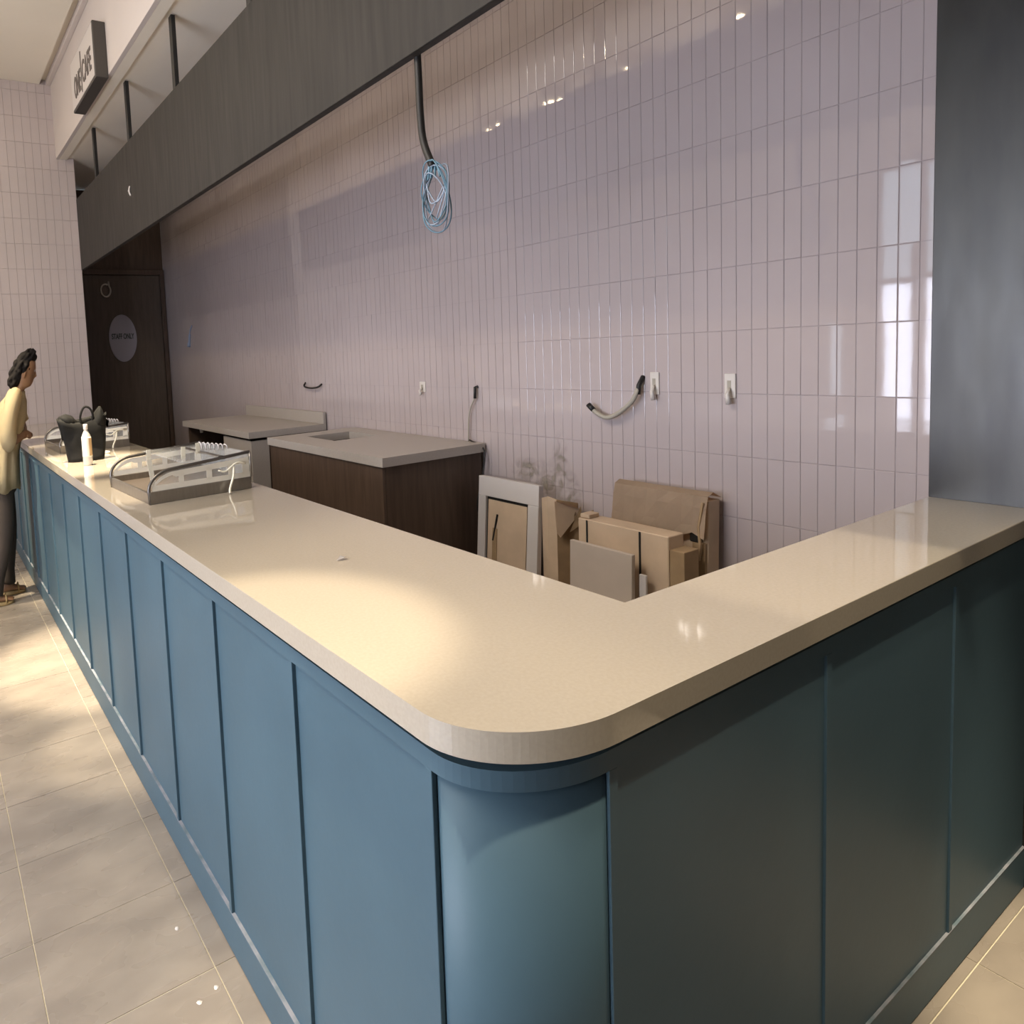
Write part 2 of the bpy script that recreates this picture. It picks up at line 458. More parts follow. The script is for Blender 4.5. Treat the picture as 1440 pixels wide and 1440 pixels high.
# lit box sign on the bulkhead
sg = empty('box_sign', 'dark-sided box sign with pale face on the upper wall', 'sign', (XB, 4.32, 3.605))
bm = bmesh.new(); add_box(bm, -0.085, 0.0, -0.36, 0.36, -0.178, 0.178, 0.004, 1); obj('sign_case', bm, 'signbox', sg)
bm = bmesh.new(); add_box(bm, -0.089, -0.0852, -0.348, 0.348, -0.166, 0.166, 0.001); obj('sign_face', bm, 'signface', sg)
rot = Matrix(((0, 0, -1, 0), (-1, 0, 0, 0), (0, 1, 0, 0), (0, 0, 0, 1)))
text('lettering', 'ONE', 'text', 0.21, 0.15, sg, Matrix.Translation((-0.0905, 0.145, -0.045)) @ rot)
text('lettering', '|', 'text', 0.014, 0.27, sg, Matrix.Translation((-0.0905, 0.01, -0.01)) @ rot)
text('lettering', 'CAFE', 'text', 0.27, 0.15, sg, Matrix.Translation((-0.0905, -0.155, -0.03)) @ rot)

# ------------------------------------------------------------------ window side and entrance side
wl = struct(empty('wall_left', loc=(-3.2, 0, 0)))
WY0, WY1, WZ0, WZ1 = -0.28, 2.2, 0.62, 2.95
NY0, NY1, NZ0, NZ1 = 2.50, 2.62, 0.9, 1.6
for (a, b, c, d) in ((-3.05, WY0, 0, CEIL), (WY0, WY1, 0, WZ0), (WY0, WY1, WZ1, CEIL), (WY1, NY0, 0, CEIL), (NY0, NY1, 0, NZ0), (NY0, NY1, NZ1, CEIL), (NY1, YF, 0, CEIL)):
    box('wall_piece', 'plaster', -0.05, 0.0, a, b, c, d, wl)
w1 = struct(empty('window_1', loc=(-3.2, 0, 0)))
for (a, b, c, d) in ((WY0, WY1, WZ0, WZ0 + 0.04), (WY0, WY1, WZ1 - 0.04, WZ1), (WY0, WY0 + 0.04, WZ0, WZ1), (WY1 - 0.03, WY1, WZ0, WZ1),
                     (1.90, 1.96, WZ0, WZ1), (1.0, 1.05, WZ0, WZ1), (WY0, WY1, 1.93, 1.98)):
    box('window_frame', 'alu', -0.05, 0.01, a, b, c, d, w1, 0.002)
box('window_pane', 'glass', -0.03, -0.026, WY0 + 0.03, WY1 - 0.02, WZ0 + 0.03, WZ1 - 0.03, w1)
w2 = struct(empty('window_2', loc=(-3.2, 0, 0)))
box('window_pane', 'glass', -0.03, -0.026, NY0, NY1, NZ0, NZ1, w2)
struct(box('wall_back', 'clad', -3.25, 2.1, -3.1, -3.05, 0, CEIL))  # out of view; made dark to cut bounce light onto the return

for n, (x, y) in enumerate(CLUSTERS):
    c = empty('ceiling_light', ['ceiling cluster light nearest the entrance', 'second ceiling cluster light from the entrance',
              'third ceiling cluster light from the entrance', 'fourth ceiling cluster light from the entrance',
              'fifth ceiling cluster light from the entrance', 'ceiling cluster light nearest the far wall'][n], 'light', (x, y, CEIL), 0, 'ceiling cluster lights')
    box('housing', 'black', -0.10, 0.10, -0.10, 0.10, -0.14, -0.0, c, 0.004)
    for sx in (-0.05, 0.05):
        for sy in (-0.05, 0.05):
            bm = bmesh.new(); add_tube(bm, [(sx, sy, -0.141), (sx, sy, -0.150)], 0.028, 14); obj('lamp', bm, 'lamp', c)

# ------------------------------------------------------------------ the counter
RA, RB = 0.2, 0.135
YE = YF - 0.008
XE = W - 0.008
def path(off, n=18):
    """outer face of the counter in plan, moved outwards by off: far end -> corner -> return end"""
    pts = [(-off, YE)]
    for i in range(n + 1):
        a = math.pi + (math.pi / 2) * i / n
        pts.append((RA + (RA + off) * math.cos(a), RB + (RB + off) * math.sin(a)))
    pts.append((XE, -off))
    return pts
def band(name, m, o0, o1, z0, z1, parent, sub=None, n=18):
    A, B = path(o0, n), path(o1, n)
    if sub: A, B = A[sub[0]:sub[1]], B[sub[0]:sub[1]]
    bm = bmesh.new()
    rings = [[(a[0], a[1], z0), (a[0], a[1], z1), (b[0], b[1], z1), (b[0], b[1], z0)] for a, b in zip(A, B)]
    add_loft(bm, rings)
    return obj(name, bm, m, parent)
ct = empty('service_counter', 'long teal panelled service counter with a rounded corner', 'counter', (0, 0, 0))
XI, YI = 0.5454, 0.2145
band('carcass', 'dark_in', -0.024, -0.04, 0.0, 1.004, ct)
box('inner_side', 'brown', XI - 0.05, XI - 0.035, YI - 0.03, YE, 0.0, 1.004, ct)
box('inner_side', 'brown', XI - 0.035, XE, YI - 0.045, YI - 0.03, 0.0, 1.004, ct)
PO = -0.012
HS, HR0, HR1 = 0.1185, 0.955, 0.985
band('skirting', 'teal', 0.0, -0.024, 0.004, HS - 0.002, ct)
band('ledge', 'dust_highlight', 0.0006, -0.024, HS - 0.002, HS, ct)
band('top_rail', 'teal', 0.0, -0.024, HR0, HR1, ct)
BL = [0.145 + 0.4165 * k for k in range(14)]
BR = [0.2115, 0.828, 1.42]
PL, PR = 0.0085, 0.0045          # how far the panels lie behind the battens
for y in BL:
    box('batten', 'teal', 0.0, PL + 0.001, y - 0.0075, y + 0.0075, HS, HR0, ct, 0.0008)
for x in BR:
    box('batten', 'teal', x - 0.0095, x + 0.0095, 0.0, PR + 0.001, HS, HR0, ct, 0.0008)
ye = BL + [YE]
for a, b in zip(ye, ye[1:]):
    box('panel', 'teal', PL + 0.0002, 0.023, a + (0.0002), b - 0.0002, HS, HR0, ct)
for a, b in zip(BR, BR[1:] + [XE]):
    box('panel', 'teal', a + 0.0002, b - 0.0002, PR + 0.0002, 0.023, HS, HR0, ct)
# curved corner panel, its recess running from one depth to the other
bm = bmesh.new(); rings = []
A, Bq = path(-0.0, 32)[1:34], path(-0.024, 32)[1:34]
for k, (a, b) in enumerate(zip(A, Bq)):
    f = k / 32; d = (PL * (1 - f) + PR * f + 0.0002) / 0.024
    a = (a[0] + (b[0] - a[0]) * d, a[1] + (b[1] - a[1]) * d)
    rings.append([(a[0], a[1], HS), (a[0], a[1], HR0), (b[0], b[1], HR0), (b[0], b[1], HS)])
add_loft(bm, rings)
o = obj('panel', bm, 'teal', ct)
for p_ in o.data.polygons:
    p_.use_smooth = abs(p_.normal.z) < 0.5
o['label'] = 'curved corner panel'

# worktop
outer = path(0.018, 28)
poly = outer + [(XE, YI), (XI, YI), (XI, YE)]
bm = bmesh.new()
vs = add_prism(bm, poly, 'z', 1.0062, HT)
n = len(poly)
edges = [e for e in bm.edges if all(abs(v.co.z - HT) < 1e-6 for v in e.verts)]
bmesh.ops.bevel(bm, geom=edges, offset=0.003, segments=3, profile=0.5, affect='EDGES')
wt = obj('countertop', bm, 'quartz')
tag(wt, 'glossy cream stone worktop on the teal service counter', 'countertop')

# ------------------------------------------------------------------ back cabinets
def cab(name, label, x0, y0, y1, kind):
    c = empty(name, label, 'cabinet', (x0, y0, 0))
    w, d = W - 0.012 - x0, y1 - y0
    if kind == 1:
        # slab with a rectangular cut-out, built of four strips
        hx0, hx1, hy0, hy1 = 0.19, 0.50, d * 0.60, d * 0.86
        bm = bmesh.new()
        for (a, b, e, f) in ((0, w, 0, hy0), (0, w, hy1, d), (0, hx0, hy0, hy1), (hx1, w, hy0, hy1)):
            add_box(bm, a, b, e, f, 1.005, 1.05)
        o = obj('stone_top', bm, 'quartz_dull', c)
        box('front_panel', 'brown', 0.012, 0.028, 0.02, d - 0.01, 0.06, 1.005, c, 0.001)
        box('side_panel', 'brown', 0.03, w - 0.01, 0.02, 0.036, 0.06, 1.005, c, 0.001)
        box('side_panel', 'brown', 0.03, w - 0.01, d - 0.03, d - 0.014, 0.06, 1.005, c, 0.001)
        box('base', 'dark_in', 0.04, w - 0.02, 0.04, d - 0.03, 0.0, 0.06, c)
        bm = bmesh.new()
        for (a, b, e, f, g, h) in ((hx0, hx1, hy0, hy1, 0.80, 0.81), (hx0 - 0.008, hx0, hy0, hy1, 0.80, 1.0045), (hx1, hx1 + 0.008, hy0, hy1, 0.80, 1.0045), (hx0, hx1, hy0 - 0.008, hy0, 0.80, 1.0045), (hx0, hx1, hy1, hy1 + 0.008, 0.80, 1.0045)):
            add_box(bm, a, b, e, f, g, h)
        obj('sink_well', bm, 'dark_in', c)  # dark walls put the shade of the well into the colour
    else:
        box('stone_top', 'quartz_dull', 0, w, 0, d, 1.005, 1.05, c, 0.001)
        box('backsplash', 'quartz_dull', w - 0.022, w, 0, d, 1.0502, 1.135, c, 0.001)
        box('end_panel', 'brown', 0.16, w - 0.01, 0.05, 0.075, 0.0, 1.005, c)
        box('front_panel', 'quartz_dull', 0.025, 0.04, 0.02, 0.50, 0.0, 0.985, c, 0.001)
        box('side_panel', 'quartz_dull', 0.04, 0.16, 0.02, 0.035, 0.0, 0.985, c, 0.001)
        box('side_panel', 'brown', 0.03, w - 0.01, d - 0.07, d - 0.05, 0.0, 1.005, c)
        box('back_panel', 'dark_in', w - 0.03, w - 0.01, 0.08, d - 0.07, 0.0, 1.005, c)
        box('shelf', 'brown', 0.04, w - 0.03, 0.5, d - 0.07, 0.45, 0.47, c)
        bm = bmesh.new(); add_tube(bm, [(0.06, d - 0.28, 1.005), (0.06, d - 0.28, 0.965)], [0.018, 0.012], 10); obj('fitting', bm, 'plastic', c)
    return c
cab('back_cabinet', 'dark brown cabinet with a stone top cut open for a sink', 1.262, 1.965, 3.17, 1)
cab('back_cabinet', 'farther stone-topped cabinet with a low backsplash', 1.30, 3.53, 4.85, 2)

# ------------------------------------------------------------------ cardboard and boards against the tiled wall
def leaning(name, m, cx, y0, y1, z1, th, lean, label, cat, z0=0.0, parent=None, bev=0.002, xr=None):
    """a board standing on the floor, its top towards +x (the wall)"""
    bm = bmesh.new()
    add_box(bm, -th, 0, 0, y1 - y0, z0, z1, bev)
    bmesh.ops.transform(bm, matrix=Matrix.Rotation(lean, 4, 'Y'), verts=bm.verts)
    o = obj(name, bm, m, parent)
    o.location = (cx, y0, 0.0)
    if label: tag(o, label, cat)
    return o

# white frame with a cardboard sheet inside
ff = empty('leaning_frame', 'white picture-like frame leaning against the wall beside the dark cabinet', 'frame', (1.755, 1.515, 0.004))
ff.rotation_euler = (0, 0.075, 0)
H, D = 0.905, 0.375
for (a, b, c, d) in ((0, D, H - 0.095, H), (0, D, 0, 0.09), (0, 0.062, 0.09, H - 0.095), (D - 0.05, D, 0.09, H - 0.095)):
    box('frame_member', 'white', -0.03, 0.0, a, b, c, d, ff, 0.002)
box('inner_rebate', 'black', -0.016, -0.002, 0.055, D - 0.045, 0.085, H - 0.088, ff)
box('cardboard_sheet', 'card', -0.022, -0.0165, 0.072, D - 0.062, 0.09, H - 0.11, ff)
bm = bmesh.new(); add_tube(bm, [(-0.026, D - 0.10, 0.60), (-0.026, D - 0.125, 0.73)], 0.0045, 5); obj('strap', bm, 'black', ff)
bm = bmesh.new(); add_box(bm, -0.026, -0.0225, D - 0.125, D - 0.095, 0.1, 0.66, 0.001); obj('tape_strip', bm, 'card_dark', ff)

# folded packing cardboard beside the frame
fp = empty('folded_cardboard', 'crumpled brown cardboard packing folded open right of the white frame', 'cardboard', (1.745, 1.308, 0))
def sheet(name, m, pts, parent, th=0.006):
    """a folded sheet: pts are columns (x, y, z top); every crease is a vertical fold"""
    bm = bmesh.new()
    rings = []
    for (x, y, zt, zb) in pts:
        rings.append([(x, y, zb), (x, y, zt), (x + th, y + 0.001, zt), (x + th, y + 0.001, zb)])
    add_loft(bm, rings); return obj(name, bm, m, parent)
sheet('panel', 'card', [(0.055, 0.200, 0.855, 0), (0.04, 0.155, 0.87, 0), (0.05, 0.115, 0.86, 0)], fp)
sheet('panel', 'card_dark', [(0.052, 0.115, 0.86, 0), (0.13, 0.07, 0.84, 0), (0.07, 0.04, 0.80, 0), (0.14, 0.0, 0.82, 0)], fp)
bm = bmesh.new(); v = [bm.verts.new(p) for p in ((0.04, 0.118, 0.855), (0.045, 0.05, 0.86), (0.11, 0.03, 0.82), (0.035, 0.085, 0.70), (0.03, 0.10, 0.72))]
for f in ((0, 1, 2), (0, 2, 3), (0, 3, 4)): bm.faces.new([v[i] for i in f])
bmesh.ops.solidify(bm, geom=bm.faces[:], thickness=0.004); obj('flap', bm, 'card', fp)
bm = bmesh.new(); v = [bm.verts.new(p) for p in ((0.10, 0.03, 0.84), (0.08, 0.005, 0.77), (0.045, 0.045, 0.73))]
bm.faces.new(v); bmesh.ops.solidify(bm, geom=bm.faces[:], thickness=0.004); obj('flap', bm, 'card_dark', fp)

# tall flattened box at the back, flap folded over
tb = empty('tall_cardboard', 'tallest brown cardboard box leaning on the tiled wall, top flap folded over', 'cardboard box', (1.80, 0.785, 0))
tb.rotation_euler = (0, 0.03, 0)
box('body', 'card', 0.0, 0.07, 0.0, 0.365, 0, 0.955, tb, 0.003)
bm = bmesh.new()
prof = [(0.075, 0.962), (0.02, 0.985), (-0.012, 0.972), (-0.02, 0.93), (-0.024, 0.86), (-0.03, 0.80)]
rings = []
for i, (x, z) in enumerate(prof):
    row = []
    for j in range(9):
        y = 0.37 * j / 8 - 0.002
        jag = (0.05 * (1 - j / 3) if j < 3 else 0) if i == 5 else 0
        row.append((x + 0.004 * math.sin(j * 2.3 + i), y, z + jag * (1 if j else 0.4) + 0.004 * math.sin(j * 1.7) * (i > 3)))
    rings.append(row)
rv = add_loft(bm, rings, False, False)
bmesh.ops.solidify(bm, geom=bm.faces[:], thickness=0.005); obj('flap', bm, 'card', tb)
box('side_liner', 'card_dark', -0.012, 0.0, 0.004, 0.05, 0, 0.80, tb)
bm = bmesh.new(); add_box(bm, -0.016, 0.004, 0.02, 0.06, 0.80, 0.845, 0.004); obj('dark_patch', bm, 'black', tb)  # solid black block on the front of the box body
bm = bmesh.new(); add_tube(bm, [(-0.02, 0.01, 0.95), (-0.024, 0.022, 0.86), (-0.03, 0.012, 0.8), (-0.022, 0.02, 0.74)], 0.006, 5); obj('tear', bm, 'card_dark', tb)

# strapped carton in front
mc = empty('strapped_carton', 'wide flat brown carton with dark strap lines, in front of the tall box', 'cardboard box', (1.66, 0.83, 0))
box('body', 'card', 0.0, 0.09, 0.0, 0.375, 0, 0.845, mc, 0.003)
box('side_flap', 'card_dark', 0.002, 0.088, -0.055, -0.002, 0, 0.80, mc, 0.002)
for y in (0.105, 0.33):
    box('strap', 'black', -0.0025, -0.0003, y, y + 0.007, 0.0, 0.842, mc)
box('top_flap', 'card', 0.01, 0.07, 0.33, 0.372, 0.846, 0.862, mc, 0.002)

fb = leaning('grey_board', 'card_grey', 1.575, 0.915, 1.18, 0.775, 0.02, 0.03, 'plain grey-brown board standing in front of the strapped carton', 'board')
sl = leaning('narrow_board', 'white', 1.61, 0.885, 0.912, 0.70, 0.012, 0.02, 'narrow white strip of board standing at the right edge of the grey-brown board', 'board')

# dried cement on the wall behind the cardboard
bm = bmesh.new()
NV, NU = 14, 14
grid = [[bm.verts.new((-0.0016 - 0.0006 * noise.noise(Vector((u * .7, v * .7, 1))), 0.24 * (u / NU * 2 - 1), 0.26 * (v / NV * 2 - 1))) for u in range(NU + 1)] for v in range(NV + 1)]
for v in range(NV):
    for u in range(NU): bm.faces.new((grid[v][u], grid[v][u + 1], grid[v + 1][u + 1], grid[v + 1][u]))
o = obj('cement_smear', bm, 'smear'); o.location = (W, 1.60, 0.93)
tag(o, 'grey dried cement smear on the tiled wall above the white frame', 'smear')

# ------------------------------------------------------------------ fittings on the tiled wall
def wall_plate(y, z, w, h, label, hang=True):
    s = empty('socket_plate', label, 'socket', (W, y, z), 0, 'unfinished sockets on the tiled wall')
    bm = bmesh.new(); add_box(bm, -0.006, 0.001, -w / 2, w / 2, -h / 2, h / 2, 0.0015); obj('plate', bm, 'plastic', s)
    box('opening', 'conduit', -0.0072, -0.0055, -w * 0.12, w * 0.22, -h * 0.18, h * 0.22, s)
    if hang:
        bm = bmesh.new(); add_tube(bm, [(-0.008, 0.0, -h * 0.1), (-0.03, -0.004, -h * 0.35), (-0.024, -0.006, -h * 0.72)], [0.005, 0.007, 0.009], 8)
        obj('hanging_plug', bm, 'plastic', s, True)
    return s
wall_plate(1.045, 1.368, 0.036, 0.088, 'left one of the two pale socket plates beside the grey conduit')
wall_plate(0.762, 1.362, 0.038, 0.088, 'right one of the two pale socket plates, nearest the grey cladding')
wall_plate(2.455, 1.332, 0.05, 0.06, 'pale socket with a hanging plug above the dark cabinet')

cd = empty('grey_conduit', 'grey flexible conduit with a black end curving out of the tiled wall', 'conduit', (W, 1.10, 1.35))
P = [(0.0, 0.0, 0.02), (-0.03, 0.002, -0.01), (-0.035, 0.02, -0.05), (-0.035, 0.075, -0.098), (-0.035, 0.135, -0.125), (-0.035, 0.185, -0.108), (-0.035, 0.205, -0.092)]
tube('hose', 'conduit', spline(P, 6), 0.0095, cd, 10)
tube('end_cap', 'black', [(-0.035, 0.200, -0.097), (-0.035, 0.226, -0.074)], 0.011, cd, 10)
tube('wall_collar', 'black', [(0.001, -0.004, 0.045), (-0.026, -0.002, 0.01), (-0.028, 0.0, -0.025)], 0.009, cd, 8)

cb = empty('wall_cable', 'thin grey cable hanging from a black stub down to the cabinet corner', 'cable', (W, 2.02, 1.32))
tube('stub', 'black', [(0.001, 0.0, 0.02), (-0.02, -0.004, 0.018), (-0.02, 0.0, -0.04)], 0.0075, cb, 8)
P = [(-0.02, 0.0, -0.035), (-0.02, 0.045, -0.12), (-0.02, 0.058, -0.27), (-0.022, -0.075, -0.33), (-0.05, -0.08, -0.45), (-0.12, -0.10, -0.60), (-0.06, -0.09, -0.66), (-0.02, -0.03, -0.63)]
tube('wire', 'conduit', spline([(P[0]), P[1], P[2]], 6) , 0.004, cb, 6)
tube('wire', 'cable', spline([(-0.02, 0.05, -0.262), (-0.03, -0.062, -0.30), (-0.05, -0.07, -0.42), (-0.10, -0.075, -0.58), (-0.06, -0.07, -0.66), (-0.015, -0.072, -0.63)], 6), 0.004, cb, 6)

hk = empty('wall_hook', 'small dark curved wire end on the tiled wall above the farther cabinet', 'hook', (W, 3.70, 1.325))
tube('wire', 'cable', spline([(0, 0.12, 0.018), (-0.03, 0.09, -0.008), (-0.03, 0.0, -0.02), (-0.03, -0.10, -0.012), (0, -0.12, 0.01)], 5), 0.0065, hk, 6)
o = tube('blue_tape_strip', 'strip', spline([(W - 0.004, 6.15, 1.92), (W - 0.012, 6.20, 1.86), (W - 0.008, 6.24, 1.77), (W - 0.012, 6.26, 1.70)], 4), [0.006] * 6 + [0.014] * 4 + [0.02] * 3, None, 6)
tag(o, 'small pale blue strip of tape on the far end of the tiled wall', 'tape')

# cable and coil hanging behind the beam
pc = empty('hanging_cable', 'black cable dropping behind the beam to a coil of blue wire', 'cable', (0.80, 1.057, 2.0))
tube('sheath', 'cable', spline([(0, 0.045, 1.02), (0, 0.012, 0.60), (0, 0.0, 0.44), (0, -0.004, 0.25), (0, -0.016, 0.17), (0, -0.05, 0.095)], 8), 0.0115, pc, 10)
for i in range(7):
    cy, cz = -0.06 + random.uniform(-0.006, 0.006), 0.005 + random.uniform(-0.015, 0.015)
    ra, rb = 0.056 + random.uniform(-0.012, 0.006), 0.088 + random.uniform(-0.012, 0.012)
    tl = random.uniform(-0.18, 0.18)
    pts = []
    for a in range(29):
        t = a * math.tau / 28
        u, v = ra * math.cos(t), rb * math.sin(t)
        pts.append((0.012 * math.sin(2 * t + i) + i * 0.003 - 0.01, cy + u * math.cos(tl) - v * math.sin(tl), cz + u * math.sin(tl) + v * math.cos(tl)))
    tube('wire', 'wire2' if i % 2 else 'wire', pts, 0.0022, pc, 5)
for i in range(2):
    tube('wire', 'wire2', spline([(0.0, -0.02, 0.06 - i * .02), (-0.008, -0.045 - i * 0.02, -0.012), (0.0, -0.085, 0.0), (0.004, -0.105, 0.035 + i * 0.01), (0, -0.06 + i * .04, -0.06)], 6), 0.0022, pc, 5)
bm = bmesh.new()
for i in range(6):
    a = i * 0.9
    add_tube(bm, [(0.008 * math.cos(a), -0.05 + 0.004 * i - 0.01, 0.105), (0.01 * math.cos(a + 1), -0.075 + 0.012 * i, 0.06)], 0.0035, 5)
obj('binding', bm, 'wire', pc)

# ------------------------------------------------------------------ display cases on the counter
def prof_pts(L, h, hb, off=0.0, n=10):
    """curved side profile in the x-z plane"""
    rx_, rz_ = 0.095, h - hb - 0.024
    pts = [(off, hb)]
    for i in range(n + 1):
        a = math.pi - (math.pi / 2) * i / n
        pts.append((off + rx_ + (rx_) * math.cos(a), hb + rz_ * math.sin(a)))
    pts.append((L, h - off))
    return pts
def display_case():
    L, Dp, h, hb = 0.41, 0.47, 0.142, 0.046
    c = empty('display_case', None, None)
    # metal base rim
    box('base_rim', 'steel', 0, L, 0, 0.012, 0, hb, c, 0.002)
    box('base_rim', 'steel', 0, L, Dp - 0.012, Dp, 0, hb, c, 0.002)
    box('base_rim', 'steel', 0, 0.012, 0.012, Dp - 0.012, 0, hb - 0.006, c, 0.002)
    box('base_rim', 'steel', L - 0.012, L, 0.012, Dp - 0.012, 0, hb, c, 0.002)
    box('deck', 'deck', 0.012, L - 0.012, 0.012, Dp - 0.012, 0.012, 0.02, c)
    for y in (0.004, Dp - 0.008):
        pr = prof_pts(L - 0.006, h, hb, 0.006)
        prism('side_glass', 'glass', pr + [(L - 0.006, hb)], 'y', y, y + 0.004, c)
        tube('edge_trim', 'gun', [(x, y + 0.002, z) for x, z in [(0.003, 0.0)] + prof_pts(L, h, hb, 0.0)], 0.0062, c, 8)
        # milky protective film left in bands round three clear windows
        yy = y - 0.0012 if y < 0.1 else y - 0.0012
        bm = bmesh.new()
        def strip(x0, x1, z0, z1): add_box(bm, x0, x1, yy, yy + 0.001, z0, z1)
        def top(x):
            q = prof_pts(L - 0.006, h, hb, 0.010)
            for (xa, za), (xb, zb) in zip(q, q[1:]):
                if xa <= x <= xb: return za + (zb - za) * (x - xa) / max(1e-6, xb - xa)
            return q[-1][1]
        strip(0.012, L - 0.004, hb, hb + 0.020)
        xs = [0.012 + (L - 0.02) * i / 30 for i in range(31)]
        A = [(x, max(hb + 0.02, top(x) - (0.030 if x > 0.1 else 0.022))) for x in xs]; B = [(x, top(x) - 0.009) for x in xs]
        add_loft(bm, [[(a[0], yy, a[1]), (a[0], yy + 0.001, a[1]), (b[0], yy + 0.001, b[1] + 0.0005), (b[0], yy, b[1] + 0.0005)] for a, b in zip(A, B)])
        for x0, x1 in ((0.115, 0.135), (0.225, 0.247), (0.315, 0.33), (0.375, L - 0.006)):
            strip(x0, x1, hb + 0.015, top((x0 + x1) / 2) - 0.02)
        obj('masking_film', bm, 'film', c)
    prism('back_glass', 'glass', [(0.006, hb), (Dp - 0.006, hb), (Dp - 0.006, h), (0.006, h)], 'x', L - 0.006, L - 0.002, c)
    tube('edge_trim', 'steel', [(L, 0.004, hb), (L, 0.004, h)], 0.005, c, 6)
    tube('edge_trim', 'steel', [(L, Dp - 0.004, hb), (L, Dp - 0.004, h)], 0.005, c, 6)
    prism('top_glass', 'glass', [(0.14, 0.008), (L - 0.01, 0.008), (L - 0.01, Dp - 0.01), (0.14, Dp - 0.01)], 'z', h - 0.010, h - 0.006, c)
    box('top_bar', 'steel', 0.28, 0.30, 0.01, Dp - 0.01, h - 0.006, h - 0.002, c)
    # cream tape tabs
    for (x, y, z0, z1, lean) in ((0.055, 0.10, 0.035, 0.152, -0.12), (0.11, 0.30, 0.10, 0.158, 0.0), (0.20, 0.16, 0.125, 0.172, 0.05), (0.28, 0.20, 0.13, 0.175, 0.0)):
        bm = bmesh.new(); add_box(bm, -0.009, 0.009, -0.0008, 0.0008, 0, z1 - z0)
        bmesh.ops.transform(bm, matrix=Matrix.Translation((x, y, z0)) @ Matrix.Rotation(lean, 4, 'Y'), verts=bm.verts)
        obj('tape_tab', bm, 'tape', c)
    bm = bmesh.new(); pts = []
    for i in range(61):
        t = i / 60; pts.append((0.31 + 0.095 * t, 0.26 - 0.08 * t + 0.008 * math.cos(t * 44), 0.148 + 0.016 * math.sin(t * 44) * (1 - 0.5 * t) + 0.006 * (1 - t)))
    add_tube(bm, pts, 0.0028, 5); obj('coiled_wrap', bm, 'white', c, True)
    tube('loose_tie', 'tape', spline([(0.335, -0.004, 0.095), (0.325, -0.016, 0.06), (0.302, -0.03, 0.02), (0.296, -0.04, 0.003)], 5), 0.0045, c, 6)
    tube('loose_tie', 'tape', spline([(0.27, -0.004, 0.088), (0.30, -0.006, 0.082), (0.345, -0.006, 0.108), (0.385, -0.004, 0.10)], 5), 0.0035, c, 6)
    return c
def copy_tree(o, parent=None):
    c = o.copy(); COL.objects.link(c); c.parent = parent
    for ch in [x for x in bpy.data.objects if x.parent == o]: copy_tree(ch, c)
    return c
d1 = display_case(); d2 = copy_tree(d1)
d1.location = (0.083, 1.742, HT); d1.rotation_euler = (0, 0, 0.05)
tag(d1, 'nearer low glass display case with curved steel-edged sides and milky film', 'display case', 'glass display cases on the counter')
d2.location = (0.085, 3.52, HT); d2.rotation_euler = (0, 0, 0.03)
tag(d2, 'farther low glass display case, half hidden behind the black bag', 'display case', 'glass display cases on the counter')

# ------------------------------------------------------------------ bag, bottle, cord, scrap
bg_ = empty('black_bag', 'slouching black tote bag with a loop handle on the far counter', 'bag', (0.15, 3.13, HT))
bm = bmesh.new()
rings = []
for i in range(13):
    t = i / 12; z = 0.245 * t
    w = 0.092 + 0.012 * math.sin(t * 3.0) + 0.045 * max(0, t - 0.55) ** 1.2
    d = 0.060 * (1 - 0.45 * t)
    row = []
    for k in range(28):
        a = k * math.tau / 28; ca, sa = math.cos(a), math.sin(a)
        x = w * math.copysign(abs(ca) ** 0.55, ca); y = d * math.copysign(abs(sa) ** 0.6, sa)
        nz = noise.noise(Vector((ca * 1.4, sa * 1.4, t * 3 + 2))) * 0.016 * (0.3 + t)
        zz = z + (t ** 4) * (-0.022 * (1 - abs(ca)) + 0.006 * math.sin(5 * a + 1) - (0.012 if ca < 0 else 0))
        sk = -0.022 * max(0, t - 0.3) * (1 - ca) if ca < 0 else 0.012 * t
        row.append((x * (1 + nz) + sk, y + nz, max(0, zz)))
    rings.append(row)
rv = add_loft(bm, rings, False); bm.faces.new(rv[0][::-1])
inner = [[(x * 0.93, y * 0.86, z - 0.012) for x, y, z in rings[-1]], [(x * 0.85, y * 0.7, 0.12) for x, y, z in rings[-1]]]
r2 = add_loft(bm, inner, False); 
for i in range(28):
    j = (i + 1) % 28; bm.faces.new((rv[-1][i], rv[-1][j], r2[0][j], r2[0][i]))
bm.faces.new(r2[-1])
obj('body', bm, 'bag', bg_, True)
tube('handle', 'bag', spline([(-0.012, -0.03, 0.185), (-0.022, -0.034, 0.235), (0.0, -0.034, 0.285), (0.03, -0.032, 0.28), (0.045, -0.03, 0.24), (0.03, -0.03, 0.19)], 6), 0.006, bg_, 8)
bm = bmesh.new(); rings = []
for i in range(7):
    t = i / 6; r = 0.034 * math.sin(math.pi * (0.35 + 0.62 * t))
    rings.append([(0.062 + 0.026 * t + r * 1.15 * math.cos(k * math.tau / 12), -0.012 + r * math.sin(k * math.tau / 12), 0.17 + 0.11 * t + 0.008 * math.cos(2 * k)) for k in range(12)])
add_loft(bm, rings); obj('bunched_top', bm, 'bag', bg_, True)
bm = bmesh.new(); rr = bmesh.ops.create_icosphere(bm, subdivisions=3, radius=1.0)
for v in rr['verts']:
    k = 1 + 0.22 * noise.noise(v.co * 2.2); v.co = Vector((-0.082 + 0.048 * v.co.x * k, -0.006 + 0.034 * v.co.y * k, 0.215 + 0.038 * v.co.z * k - 0.25 * 0.048 * v.co.x))
obj('bunched_top', bm, 'bag', bg_, True)
bm = bmesh.new(); v = [bm.verts.new(p) for p in ((0.085, 0, 0.25), (0.135, 0.0, 0.20), (0.128, 0.0, 0.165), (0.10, 0, 0.19), (0.09, -0.01, 0.19))]
